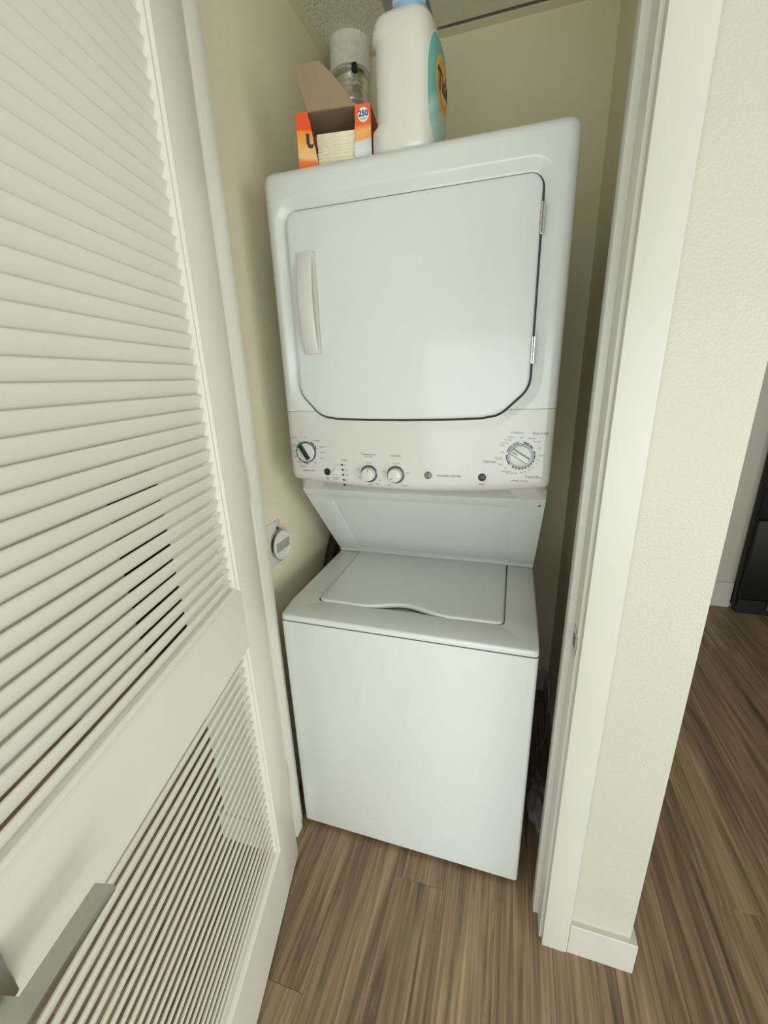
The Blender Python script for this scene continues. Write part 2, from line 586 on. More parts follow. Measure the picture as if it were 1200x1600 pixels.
box(bm, (-0.10, 0.0, CZ + 0.17), (0.82, YB, CZ + 0.18))
struct('ceiling_plenum', bm, 'dark')  # darkness above the open strip painted as a near-black sheet


# ------------------------------------------------------------------ jambs, casing, baseboards
def vtrim(name, outline, z0, z1, m='trim', bev=0.0015):
    b = bmesh.new()
    prism(b, outline, 2, z0, z1)
    if bev:
        es = [e for e in b.edges if abs(e.verts[0].co.z - e.verts[1].co.z) > 0.01]
        bmesh.ops.bevel(b, geom=es, offset=bev, segments=2, affect='EDGES', profile=0.5)
    return struct(name, b, m, 40)


JL, JR = -0.014, 0.747
JB = 0.006
HEAD = 2.44
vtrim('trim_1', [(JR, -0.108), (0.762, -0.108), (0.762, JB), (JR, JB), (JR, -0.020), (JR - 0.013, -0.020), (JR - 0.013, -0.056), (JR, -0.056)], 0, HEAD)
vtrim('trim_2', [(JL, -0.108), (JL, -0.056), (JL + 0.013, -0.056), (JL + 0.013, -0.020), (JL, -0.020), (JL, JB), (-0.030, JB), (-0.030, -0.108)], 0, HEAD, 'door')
bm = bmesh.new()
box(bm, (-0.030, -0.108, HEAD), (0.762, JB, HEAD + 0.02), 0.001)
struct('trim_3', bm, 'trim')
# casings: room side right and left, plus the head casing
vtrim('trim_4', [(0.754, -0.1245), (0.812, -0.1245), (0.815, -0.122), (0.815, -0.108), (0.754, -0.108)], 0, HEAD + 0.065)
vtrim('trim_5', [(-0.081, -0.1245), (-0.021, -0.1245), (-0.021, -0.108), (-0.084, -0.108), (-0.084, -0.122)], 0, HEAD + 0.065)
bm = bmesh.new()
box(bm, (-0.021, -0.1245, HEAD + 0.007), (0.754, -0.108, HEAD + 0.065), 0.0015)
struct('trim_6', bm, 'trim')


def bboard(name, path, h=0.104, t=0.013):
    """baseboard along a polyline; the board lies on its left side"""
    b = bmesh.new()
    n = len(path)
    P = [Vector(p) for p in path]
    offs = []
    for i in range(n):
        d0 = (P[i] - P[i - 1]).normalized() if i else (P[1] - P[0]).normalized()
        d1 = (P[i + 1] - P[i]).normalized() if i < n - 1 else d0
        n0, n1 = Vector((-d0.y, d0.x)), Vector((-d1.y, d1.x))
        mid = (n0 + n1)
        mid = mid / (mid.dot(n0))
        offs.append(P[i] + mid * t)
    sec = []
    for i in range(n):
        a, c = P[i], offs[i]
        e = a.lerp(c, 0.86)
        sec.append([b.verts.new((a.x, a.y, 0)), b.verts.new((c.x, c.y, 0)), b.verts.new((c.x, c.y, h - 0.002)), b.verts.new((e.x, e.y, h)), b.verts.new((a.x, a.y, h))])
    for s, q in zip(sec, sec[1:]):
        for k in range(5):
            b.faces.new((s[k], s[(k + 1) % 5], q[(k + 1) % 5], q[k]))
    b.faces.new(sec[0]); b.faces.new(sec[-1])
    return struct(name, b, 'trim')


bboard('baseboard_right', [(0.952, 0.98), (0.952, YF), (0.8155, YF)][::1][::-1][::-1] if False else [(0.8155, YF), (0.952, YF), (0.952, 0.98)][::-1][::-1], t=-0.014)
bboard('baseboard_left', [(-0.228, 0.98), (-0.228, YF), (-0.0845, YF)], t=-0.014)
bboard('baseboard_far', [(0.952, FY1), (1.957, FY1)], h=0.165, t=-0.014)
bboard('baseboard_hall', [(FX0, FY0), (FX0, 0.52)], h=0.104, t=-0.014)
bboard('baseboard_closet_left', [(XL + 0.0015, JB), (XL + 0.0015, YB)], t=-0.013)
bboard('baseboard_closet_right', [(XR - 0.0015, JB), (XR - 0.0015, YB)], t=0.013)
bboard('baseboard_closet_back', [(XL + 0.014, YB), (XR - 0.014, YB)], t=-0.013)

# strike plate on the right jamb
sp = empty('strike_plate', (JR, -0.086, 0.912), label='small satin metal strike plate on the right door jamb', cat='strike plate')
bm = bmesh.new()
box(bm, (-0.0016, -0.021, -0.030), (0.0004, 0.016, 0.030), 0.0006, 1)
link('plate', bm, 'chrome', sp, 40)
bm = bmesh.new()
box(bm, (-0.0021, -0.008, -0.013), (-0.0010, 0.010, 0.013), 0.0004, 1)
link('latch_hole', bm, 'black', sp)
bm = bmesh.new()
tube(bm, [(-0.001, -0.021, -0.02), (-0.001, -0.021, 0.0), (-0.001, -0.021, 0.02)], 0.0024, 8)
link('lip', bm, 'nickel', sp, 50)

# ------------------------------------------------------------------ the louvered door
DA = 0.2235
D = empty('door_1', (0.02914, -0.10631, 0.0), (0, 0, DA - PI / 2), kind='structure', label='white louvered wooden closet door standing open')
# local axes: +x runs from the hinge edge to the free edge, +y is the visible (closet side) face normal, door body at y < 0
DT, DW, DH0, DH1 = 0.035, 0.765, 0.010, 2.428
ST = 0.112                    # visible stile width
UP0, UP1 = 1.004, 2.316
LO0, LO1 = 0.198, 0.868
SF = 0.063
for s0, s1 in ((0.0, ST), (DW - SF, DW)):
    obox('stile', (s0, -DT, DH0), (s1, 0, DH1), 'door', D, 0.0012)
for z0, z1 in ((DH0, LO0), (LO1, UP0), (UP1, DH1)):
    obox('rail', (ST, -DT, z0), (DW - SF, 0, z1), 'door', D)


def bead(z0, z1):
    """moulded edge around a louver opening, inside face"""
    b = bmesh.new()
    x0, x1 = ST, DW - SF
    prof = [(0.0, 0.0), (0.003, 0.0), (0.006, -0.002), (0.008, -0.0045), (0.013, -0.005), (0.015, -0.007), (0.015, -0.028), (0.008, -0.033), (0.0, -DT)]
    loops = []
    for e, y in prof:
        loops.append([b.verts.new(p) for p in ((x0 + e, y, z0 + e), (x1 - e, y, z0 + e), (x1 - e, y, z1 - e), (x0 + e, y, z1 - e))])
    bridge(b, loops)
    return link('moulding', b, 'door', D, 25)


bead(UP0, UP1)
bead(LO0, LO1)
# slats: inner edge high, outer edge low, rounded edges
SH, SD, STK = 0.0265, 0.0105, 0.0052
ta = math.atan2(SH, SD)


def slat_mesh():
    b = bmesh.new()
    L = math.hypot(SH, SD)
    r = STK / 2
    prof = []
    for k in range(5):
        t = -PI / 2 + PI * k / 4
        prof.append((L / 2 - r + r * math.cos(t), r * math.sin(t)))
    for k in range(5):
        t = PI / 2 + PI * k / 4
        prof.append((-L / 2 + r + r * math.cos(t), r * math.sin(t)))
    c, s = math.cos(ta), math.sin(ta)
    pts = [(a * c - q * s, a * s + q * c) for a, q in prof]      # (y, z): far end up and inward
    prism(b, pts, 0, ST + 0.012, DW - SF - 0.012)
    me = bpy.data.meshes.new('slat')
    bmesh.ops.recalc_face_normals(b, faces=b.faces)
    b.to_mesh(me); b.free()
    me.materials.append(M['door'])
    me.polygons.foreach_set('use_smooth', [True] * len(me.polygons))
    me.set_sharp_from_angle(angle=R(50))
    return me


SLAT = slat_mesh()
PIT = 0.02525
rs = random.Random(11)


def slats(z_first, z_last):
    z = z_first
    while z < z_last:
        o = bpy.data.objects.new('slat', SLAT)
        COL.objects.link(o)
        o.parent = D
        o.location = (0, -0.0170, z + rs.uniform(-0.0005, 0.0005))
        o.rotation_euler = (rs.uniform(-0.02, 0.02), 0, 0)
        z += PIT


slats(1.0265, UP1 - 0.008)
slats(0.2205, LO1 - 0.008)

# lever handle (child of the door)
lv = empty('lever_handle', (0.708, 0, 0.9265), parent=D)
lv['label'] = 'satin grey lever handle with square rose'
bm = bmesh.new()
box(bm, (-0.019, 0.0, -0.022), (0.037, 0.010, 0.034), 0.002)
link('rose', bm, 'nickel', lv, 40)
bm = bmesh.new()
box(bm, (-0.002, 0.009, -0.005), (0.018, 0.042, 0.013), 0.003)
link('neck', bm, 'nickel', lv, 40)
bm = bmesh.new()
prism(bm, [(0.0385, 0.0015), (0.0595, 0.0015), (0.0605, 0.0035), (0.0605, 0.0085), (0.0595, 0.0105), (0.0385, 0.0105), (0.0375, 0.0085), (0.0375, 0.0035)], 0, -0.088, 0.022)
for v in bm.verts:
    v.co.z += 0.06 * (v.co.x + 0.088)
bmesh.ops.bevel(bm, geom=[e for e in bm.edges if abs(e.verts[0].co.x - e.verts[1].co.x) < 1e-5], offset=0.0012, segments=2, affect='EDGES', profile=0.5)
link('lever', bm, 'nickel', lv, 25)
# hinges between the door and the left jamb
for z in (0.28, 1.20, 2.14):
    bm = bmesh.new()
    cyl(bm, (-0.010, -DT - 0.004, z - 0.045), (0, 0, 1), 0.006, 0.006, 0.09, 12)
    box(bm, (-0.002, -DT + 0.001, z - 0.045), (0.0, -0.006, z + 0.045))
    link('hinge', bm, 'nickel', D, 40)

# ------------------------------------------------------------------ the stacked washer and dryer
WD = empty('washer_dryer', (0, 0, 0), label='white stacked laundry center with a dryer above a top-loading washer', cat='washer dryer')
YD = 0.138                      # dryer front plane
HT = 1.90
DEPTH = 0.70
# washer body
bm = bmesh.new()
out = round_corners([(0, 0, 0.010), (W_, 0, 0.010), (W_, DEPTH, 0.010), (0, DEPTH, 0.010)], 5)
lo = [bm.verts.new((p.x, p.y, 0.014)) for p in out]
hi = [bm.verts.new((p.x, p.y, 0.7895)) for p in out]
bridge(bm, [lo, hi]); bm.faces.new(lo); bm.faces.new(hi)
link('washer_body', bm, 'white', WD, 40)
for x in (0.05, W_ - 0.05):
    for y in (0.06, DEPTH - 0.06):
        bm = bmesh.new(); cyl(bm, (x, y, 0.0), (0, 0, 1), 0.02, 0.016, 0.016, 16)
        link('foot', bm, 'black', WD, 40)
bm = bmesh.new()
box(bm, (0.003, 0.003, 0.7885), (W_ - 0.003, DEPTH - 0.003, 0.7935))
link('seam_gasket', bm, 'gap', WD)
# deck with lid opening
LX0, LX1, LY0, LY1 = 0.083, 0.606, 0.077, 0.462
LZ = 0.8205
dirs = [Vector((math.cos(2 * PI * k / 320), math.sin(2 * PI * k / 320))) for k in range(320)]
for cx, cy in ((0, 0), (W_, 0), (W_, DEPTH), (0, DEPTH), (LX0, LY0), (LX1, LY0), (LX1, LY1), (LX0, LY1)):
    dirs.append((Vector((cx, cy)) - Vector((0.345, 0.27))).normalized())
dirs.sort(key=lambda d: math.atan2(d.y, d.x))
cc = (0.345, 0.27)


def deck_z(y):
    return 0.8095 + 0.0105 * max(0, min(1, y / 0.07))


o_out = round_corners([(0, 0, 0.012), (W_, 0, 0.012), (W_, DEPTH, 0.008), (0, DEPTH, 0.008)], 6)
hole = smooth_poly(round_corners([(LX0 - 0.0025, LY0 - 0.004, 0.020), (LX1 + 0.0035, LY0 - 0.004, 0.020), (LX1 + 0.0035, LY1 + 0.002, 0.004), (LX0 - 0.0025, LY1 + 0.002, 0.004)], 8))
so, sh = ray_sample(o_out, cc, dirs), ray_sample(hole, cc, dirs)
bm = bmesh.new()
L1 = [bm.verts.new((p.x, p.y, 0.7935)) for p in so]
loops = [L1]
for k in range(0, 5):
    t = k / 4 * PI / 2
    rr_ = 0.008
    loops.append([bm.verts.new((cc[0] + (p.x - cc[0]) * (1 - rr_ * (1 - math.cos(t)) / (p - Vector(cc)).length), cc[1] + (p.y - cc[1]) * (1 - rr_ * (1 - math.cos(t)) / (p - Vector(cc)).length), deck_z(p.y) - rr_ + rr_ * math.sin(t))) for p in so])
loops.append([bm.verts.new((p.x, p.y, LZ)) for p in sh])
lw = []
for p in sh:
    f = max(0.0, 1 - (p.y - LY0 + 0.004) / 0.02)
    lw.append(bm.verts.new((p.x, p.y + 0.034 * f, LZ - 0.016)))
loops.append(lw)
bridge(bm, loops)
bm.faces.new(lw)
link('washer_deck', bm, 'white', WD, 35)
# lid with a wavy finger-pull front edge
front = []
N = 60
for i in range(N + 1):
    x = LX0 + 0.022 + (LX1 - LX0 - 0.044) * i / N
    u = (x - 0.345)
    y = LY0 + 0.002 - 0.003 * math.exp(-((abs(u) - 0.115) / 0.035) ** 2) + 0.031 * math.exp(-((u + 0.008) / 0.072) ** 2)
    front.append(Vector((x, y)))
out = front + round_corners([(LX1, LY0 + 0.002, 0.020), (LX1, LY1, 0.003), (LX0, LY1, 0.003), (LX0, LY0 + 0.002, 0.020)], 8)
# keep order: front edge left->right, then around
bm = bmesh.new()
loops = []
for off, z in ((-0.004, LZ - 0.010), (0.0, LZ - 0.006), (0.0, LZ + 0.001), (-0.0015, LZ + 0.0038), (-0.005, LZ + 0.0050), (-0.012, LZ + 0.0053)):
    q = offset_poly(out, off)
    loops.append([bm.verts.new((p.x, p.y, z)) for p in q])
bridge(bm, loops); bm.faces.new(loops[0]); bm.faces.new(loops[-1])
link('washer_lid', bm, 'white', WD, 50)
bm = bmesh.new()
box(bm, (LX0 - 0.002, LY1 - 0.001, LZ - 0.012), (LX1 + 0.002, LY1 + 0.0015, LZ - 0.0006))
link('lid_gap', bm, 'gap', WD)

# support column between washer and dryer
bm = bmesh.new()
prism(bm, [(0.206, 1.118), (0.446, 0.832), (0.470, 0.8205), (DEPTH - 0.004, 0.8205), (DEPTH - 0.004, 1.118)], 0, 0.004, W_ - 0.004)
link('support_column', bm, 'white', WD)
# backsplash with a recessed panel
P0, P1 = Vector((0, 0.199, 1.1225)), Vector((0, 0.440, 0.835))
tv = (P1 - P0)
TL = tv.length
tv.normalize()
nv = Vector((0, tv.z, -tv.y))
if nv.y > 0: nv = -nv            # outward: towards -y


def bsp(x, t, d):
    p = P0 + tv * t + nv * d
    return (x, p.y, p.z)


outer = [Vector(p) for p in ((0.001, 0), (W_ - 0.001, 0), (W_ - 0.001, TL), (0.001, TL))]
rec = smooth_poly(round_corners([(0.080, 0.038, 0.022), (0.608, 0.038, 0.022), (0.608, TL - 0.006, 0.004), (0.080, TL - 0.006, 0.004)], 8), 0.02)
rc = (0.345, 0.2)
dr2 = [Vector((math.cos(2 * PI * k / 200), math.sin(2 * PI * k / 200))) for k in range(200)]
for p in outer + [Vector((0.080, TL - 0.006)), Vector((0.608, TL - 0.006))]:
    dr2.append((p - Vector(rc)).normalized())
dr2.sort(key=lambda d: math.atan2(d.y, d.x))
s_out = ray_sample(outer, rc, dr2)
bm = bmesh.new()
lp = [[bm.verts.new(bsp(p.x, p.y, -0.006)) for p in s_out], [bm.verts.new(bsp(p.x, p.y, 0.0)) for p in s_out]]
for off, d in ((0.004, 0.0), (0.0, -0.0015), (-0.015, -0.0145), (-0.019, -0.0160)):
    q = ray_sample(offset_poly(rec, off), rc, dr2)
    lp.append([bm.verts.new(bsp(p.x, min(p.y, TL - 0.001), d)) for p in q])
bridge(bm, lp); bm.faces.new(lp[-1])
# lip at the foot of the backsplash
box(bm, (0.001, 0.441, 0.8205), (W_ - 0.001, 0.470, 0.8355), 0.004, 3)
link('backsplash', bm, 'white', WD, 35)
for x in (0.0115, W_ - 0.0150):
    p = bsp(x, 0.0205, 0.0)
    bm = bmesh.new(); cyl(bm, p, nv, 0.0048, 0.0040, 0.002, 16, 0.0008)
    s = link('screw', bm, 'chrome', WD, 40)

# dryer front: bezel above, control panel below, cut apart at the seam
XC = W_ / 2


def zbot(x):
    return 1.170 - 0.022 * (1 - ((x - XC) / XC) ** 2)


bot = [Vector((0.010 + (W_ - 0.020) * i / 40, zbot(0.010 + (W_ - 0.020) * i / 40))) for i in range(41)]
top = round_corners([(W_, HT, 0.026), (0, HT, 0.026)], 8) if False else None
outl = list(bot) + [Vector((W_ - 0.003, 1.176)), Vector((W_, 1.185))]
cr = 0.024
for k in range(9):
    t = k / 8 * PI / 2
    outl.append(Vector((W_ - cr + cr * math.cos(t), HT - cr + cr * math.sin(t))))
for k in range(9):
    t = PI / 2 + k / 8 * PI / 2
    outl.append(Vector((cr + cr * math.cos(t), HT - cr + cr * math.sin(t))))
outl += [Vector((0, 1.185)), Vector((0.003, 1.176))]
back = [Vector((0.0, 1.1205)), Vector((W_, 1.1205))]
for k in range(9):
    t = k / 8 * PI / 2
    back.append(Vector((W_ - cr + cr * math.cos(t), HT - cr + cr * math.sin(t))))
for k in range(9):
    t = PI / 2 + k / 8 * PI / 2
    back.append(Vector((cr + cr * math.cos(t), HT - cr + cr * math.sin(t))))
# dryer door outline (x, z), CCW
dctrl = [(0.150, 1.3395), (0.240, 1.3365), (0.340, 1.3355), (0.440, 1.3365), (0.530, 1.3395)]
door_out = [Vector(p) for p in dctrl] + round_corners([(0.562, 1.3425, 0.06), (0.628, 1.405, 0.055), (0.627, 1.814, 0.026), (0.0545, 1.814, 0.026), (0.0525, 1.405, 0.055), (0.112, 1.3425, 0.06)], 10)
door_d = smooth_poly(door_out, 0.008)
fc = (0.345, 1.56)
fd = [Vector((math.cos(2 * PI * k / 360), math.sin(2 * PI * k / 360))) for k in range(360)]
for p in ((0, 1.1205), (W_, 1.1205), (0.0105, 1.168), (W_ - 0.0105, 1.168), (0.003, 1.176), (W_ - 0.003, 1.176)):
    fd.append((Vector(p) - Vector(fc)).normalized())
for p in outl[41:]:
    fd.append((p - Vector(fc)).normalized())
fd.sort(key=lambda d: math.atan2(d.y, d.x))


def fl(bm, poly, yfun, off=0.0):
    q = ray_sample(offset_poly(poly, off) if off else poly, fc, fd)
    return [bm.verts.new((p.x, yfun(p), p.y)) for p in q]


def front_bm():
    b = bmesh.new()
    lp = [fl(b, back, lambda p: YD + 0.066)]
    fr = 0.022
    base = ray_sample(outl, fc, fd)
    inner = ray_sample(offset_poly(smooth_poly(outl, 0.006), -fr), fc, fd)
    for k in range(7):
        t = k / 6 * PI / 2
        lp.append([b.verts.new((p.x + (q.x - p.x) * (1 - math.cos(t)), YD + fr - fr * math.sin(t), p.y + (q.y - p.y) * (1 - math.cos(t)))) for p, q in zip(base, inner)])
    deep = lambda p, m: YD + m * max(0.18, min(1, (p.y - 1.32) / 0.14))
    lp.append(fl(b, door_d, lambda p: YD, 0.030))
    lp.append(fl(b, door_d, lambda p: deep(p, 0.0015), 0.025))
    lp.append(fl(b, door_d, lambda p: deep(p, 0.0125), 0.010))
    lp.append(fl(b, door_d, lambda p: deep(p, 0.0140), 0.0050))
    lp.append(fl(b, door_d, lambda p: YD + 0.030, 0.0040))
    lp.append(fl(b, door_d, lambda p: YD + 0.031, -0.02))
    bridge(b, lp)
    b.faces.new(lp[-1])
    return b


ZS = 1.358
bm = front_bm()
g = bm.verts[:] + bm.edges[:] + bm.faces[:]
bmesh.ops.bisect_plane(bm, geom=g, plane_co=(0, 0, ZS + 0.0005), plane_no=(0, 0, 1), clear_inner=True)
link('dryer_bezel', bm, 'white', WD, 35)
bm = front_bm()
g = bm.verts[:] + bm.edges[:] + bm.faces[:]
bmesh.ops.bisect_plane(bm, geom=g, plane_co=(0, 0, ZS - 0.0005), plane_no=(0, 0, 1), clear_outer=True)
cp = link('control_panel', bm, 'panelw', WD, 35)
obox('seam_gasket', (0.024, YD + 0.0035, ZS - 0.003), (0.035, YD + 0.02, ZS + 0.003), 'gap', WD)
obox('seam_gasket', (0.652, YD + 0.0035, ZS - 0.003), (W_ - 0.024, YD + 0.02, ZS + 0.003), 'gap', WD)
# dark door gasket lining the gap
bm = bmesh.new()
q1, q2 = ray_sample(offset_poly(door_d, 0.0042), fc, fd), ray_sample(offset_poly(door_d, -0.010), fc, fd)
bridge(bm, [[bm.verts.new((p.x, YD + 0.0200, p.y)) for p in q1], [bm.verts.new((p.x, YD + 0.0190, p.y)) for p in q2]])
link('door_gasket', bm, 'gap', WD)
# cabinet
bm = bmesh.new()
box(bm, (0.002, YD + 0.060, 1.1225), (W_ - 0.002, DEPTH + 0.02, HT - 0.002), 0.010, 3)
link('dryer_cabinet', bm, 'white', WD, 40)
# dryer door
bm = bmesh.new()
lp = []
for off, y in ((-0.004, YD + 0.016), (0.0, YD + 0.013), (0.0, YD + 0.004), (-0.0012, YD + 0.0015), (-0.004, YD + 0.0002), (-0.010, YD)):
    lp.append([bm.verts.new((p.x, y, p.y)) for p in ray_sample(offset_poly(door_d, off), fc, fd)])
bridge(bm, lp); bm.faces.new(lp[0]); bm.faces.new(lp[-1])
DD = link('dryer_door', bm, 'white', WD, 35)
# handle: shallow plate and a bowed grip
HX0, HX1, HZ0, HZ1 = 0.0765, 0.1265, 1.498, 1.729
bm = bmesh.new()
pl = round_corners([(HX0 - 0.001, HZ0, 0.004), (HX1 + 0.001, HZ0, 0.004), (HX1 + 0.001, HZ1, 0.006), (HX0 - 0.001, HZ1, 0.006)], 4)
a = [bm.verts.new((p.x, YD + 0.001, p.y)) for p in pl]
b_ = [bm.verts.new((p.x, YD - 0.0025, p.y)) for p in offset_poly(pl, -0.001)]
c_ = [bm.verts.new((p.x, YD - 0.0025, p.y)) for p in offset_poly(pl, -0.0028)]
d_ = [bm.verts.new((p.x, YD - 0.0006, p.y)) for p in offset_poly(pl, -0.0040)]
bridge(bm, [a, b_, c_, d_]); bm.faces.new(d_)
link('handle_plate', bm, 'panelw', DD, 35)
bm = bmesh.new()
secs = []
n = 24
for i in range(n + 1):
    t = i / n
    z = HZ0 + 0.003 + (HZ1 - HZ0 - 0.006) * t
    bow = 0.0055 + 0.0165 * (1 - (2 * t - 1) ** 2)
    y = YD - bow
    xa, xb = HX0 + 0.002, HX1 - 0.009
    pr = [(xa, y + 0.0040), (xa + 0.0015, y + 0.0012), (xa + 0.006, y), (xb - 0.004, y), (xb - 0.001, y + 0.0012), (xb, y + 0.0035), (xb - 0.001, y + 0.0075), (xa + 0.001, YD - 0.0005), (xa, YD - 0.0005)]
    secs.append([bm.verts.new((px, py, z)) for px, py in pr])
for a, c in zip(secs, secs[1:]):
    for k in range(len(a)):
        bm.faces.new((a[k], a[(k + 1) % len(a)], c[(k + 1) % len(a)], c[k]))
bm.faces.new(secs[0]); bm.faces.new(secs[-1])
link('door_handle', bm, 'panelw', DD, 35)
# hinges on the right edge of the door
for z0, z1 in ((1.706, 1.762), (1.457, 1.512)):
    bm = bmesh.new()
    for k in range(3):
        za = z0 + (z1 - z0) * k / 3
        cyl(bm, (0.6285, YD + 0.001, za + 0.0006), (0, 0, 1), 0.0036, 0.0036, (z1 - z0) / 3 - 0.0012, 12)
    box(bm, (0.6285, YD + 0.002, z0), (0.634, YD + 0.006, z1))
    link('door_hinge', bm, 'chrome', DD, 40)

# ---- controls
YP = YD - 0.0003


def ptext(bm, body, x, z, size, align='CENTER', mi=0):
    add_text(bm, body, size, lambda a, c: (x + a, YP - 0.0002, z + c), align, mi)


def arc(bm, cx, cz, r0, r1, a0, a1, mi=0, n=12, y=None):
    A, B = [], []
    for i in range(n + 1):
        t = R(a0 + (a1 - a0) * i / n)
        A.append(bm.verts.new((cx + r0 * math.cos(t), YP - 0.0001 if y is None else y, cz + r0 * math.sin(t))))
        B.append(bm.verts.new((cx + r1 * math.cos(t), YP - 0.0001 if y is None else y, cz + r1 * math.sin(t))))
    for i in range(n):
        f = bm.faces.new((A[i], A[i + 1], B[i + 1], B[i]))
        f.material_index = mi


def dial(name, cx, cz, r, grip_ang, dark):
    k = empty(name, (cx, YD, cz), parent=WD)
    bm = bmesh.new()
    lathe(bm, (0, 0.0005, 0), (0, -1, 0), [(r, 0), (r, 0.0030), (r - 0.0010, 0.0042), (r - 0.0030, 0.0044)], 48)
    link('knob_ring', bm, 'ring', k, 35)
    bm = bmesh.new()
    lathe(bm, (0, -0.003, 0), (0, -1, 0), [(r - 0.0030, 0), (r - 0.0036, 0.0055), (r - 0.0046, 0.0068), (r - 0.0070, 0.0074)], 48)
    link('knob_body', bm, 'panelw', k, 35)
    bm = bmesh.new()
    w, L = (0.0050 if dark else 0.0080), r - 0.0035
    pts = round_corners([(-L, -w, 0.002), (L * 0.86, -w, 0.002), (L * 0.86, w, 0.002), (-L, w, 0.002)], 4)
    a0 = [(p.x, p.y) for p in pts]
    ca, sa = math.cos(R(grip_ang)), math.sin(R(grip_ang))
    rot = lambda p: (p[0] * ca - p[1] * sa, p[0] * sa + p[1] * ca)
    lo = [bm.verts.new((rot(p)[0], -0.0095, rot(p)[1])) for p in a0]
    hi = [bm.verts.new((rot((p[0] * 0.95, p[1] * 0.72))[0], -0.020, rot((p[0] * 0.95, p[1] * 0.72))[1])) for p in a0]
    bridge(bm, [lo, hi]); bm.faces.new(lo); bm.faces.new(hi)
    g = link('grip', bm, 'black' if dark else 'panelw', k, 35)  # black colour paints the grip's shaded side and its dark reflection
    if not dark:
        bm = bmesh.new()
        for s in (-1, 1):
            q = [(-L * 0.90, s * w * 0.74 - 0.0007), (L * 0.80, s * w * 0.74 - 0.0007), (L * 0.80, s * w * 0.74 + 0.0007), (-L * 0.90, s * w * 0.74 + 0.0007)]
            bm.faces.new([bm.verts.new((rot(p)[0], -0.0202, rot(p)[1])) for p in q])
        q = [(-L * 0.90, -0.0012), (-L * 0.35, -0.0012), (-L * 0.35, 0.0012), (-L * 0.90, 0.0012)]
        bm.faces.new([bm.verts.new((rot(p)[0], -0.0202, rot(p)[1])) for p in q])
        link('pointer', bm, 'ink', k)
    return k


dial('washer_dial', 0.0565, 1.2480, 0.0285, -59, True)
dial('dryer_dial', 0.6200, 1.2500, 0.0285, -32, False)


def small_knob(name, cx, cz, ang):
    k = empty(name, (cx, YD, cz), parent=WD)
    bm = bmesh.new()
    lathe(bm, (0, 0.0005, 0), (0, -1, 0), [(0.0235, 0), (0.0235, 0.0022), (0.0225, 0.003), (0.0185, 0.003)], 40)
    link('knob_ring', bm, 'ring', k, 35)
    bm = bmesh.new()
    lathe(bm, (0, -0.0022, 0), (0, -1, 0), [(0.0205, 0), (0.0205, 0.0012), (0.0195, 0.0016)], 40)
    link('knob_collar', bm, 'black', k, 35)
    bm = bmesh.new()
    lathe(bm, (0, -0.003, 0), (0, -1, 0), [(0.0190, 0), (0.0175, 0.014), (0.0165, 0.0158), (0.0140, 0.0166)], 40)
    link('knob_body', bm, 'panelw', k, 35)
    bm = bmesh.new()
    ca, sa = math.cos(R(ang)), math.sin(R(ang))
    q = [(0.0075, -0.0007), (0.0150, -0.0007), (0.0150, 0.0007), (0.0075, 0.0007)]
    bm.faces.new([bm.verts.new((p[0] * ca - p[1] * sa, -0.0198, p[0] * sa + p[1] * ca)) for p in q])
    link('pointer', bm, 'inkdark', k)


small_knob('temperature_knob', 0.2370, 1.1930, 78)
small_knob('load_size_knob', 0.3110, 1.1930, 225)
for x, m in ((0.1150, 'black'), (0.5330, 'black'), (0.1395, 'panelw')):
    bm = bmesh.new()
    lathe(bm, (x, YD + 0.0005, 1.1940), (0, -1, 0), [(0.0098, 0), (0.0098, 0.0012), (0.0088, 0.0018), (0.0080, 0.0018), (0.0078, 0.0030), (0.0060, 0.0034)], 28)
    b_o = link('start_button' if m == 'black' else 'option_button', bm, 'chrome' if m != 'black' else 'black', WD, 35)
    if m != 'black':
        b_o.data.materials[0] = M['panelw']
for i in range(5):
    bm = bmesh.new()
    lathe(bm, (0.1600 + 0.0008 * i, YD + 0.0005, 1.2150 - 0.0140 * i), (0, -1, 0), [(0.0030, 0), (0.0030, 0.0008), (0.0022, 0.0012)], 14)
    link('indicator_light', bm, 'black', WD, 35)

# print on the panel
bm = bmesh.new()
for a0, a1 in ((38, 62), (14, 34), (-118, -88), (-150, -122), (-172, -154)):
    arc(bm, 0.0565, 1.248, 0.0296, 0.0328, a0, a1)
arc(bm, 0.0565, 1.248, 0.0296, 0.0328, 118, 160, 1)
arc(bm, 0.0565, 1.248, 0.0296, 0.0328, 164, 184, 1)
for a0, a1 in ((56, 80), (34, 52), (8, 20), (-14, 4), (-27, -18), (-42, -31), (-56, -46), (-70, -60), (-83, -74), (-96, -87), (-109, -100), (-124, -113), (-158, -136), (178, 200)):
    arc(bm, 0.620, 1.250, 0.0300, 0.0335, a0, a1)
arc(bm, 0.620, 1.250, 0.0300, 0.0335, 100, 128, 1)
arc(bm, 0.620, 1.250, 0.0300, 0.0335, 132, 164, 1)
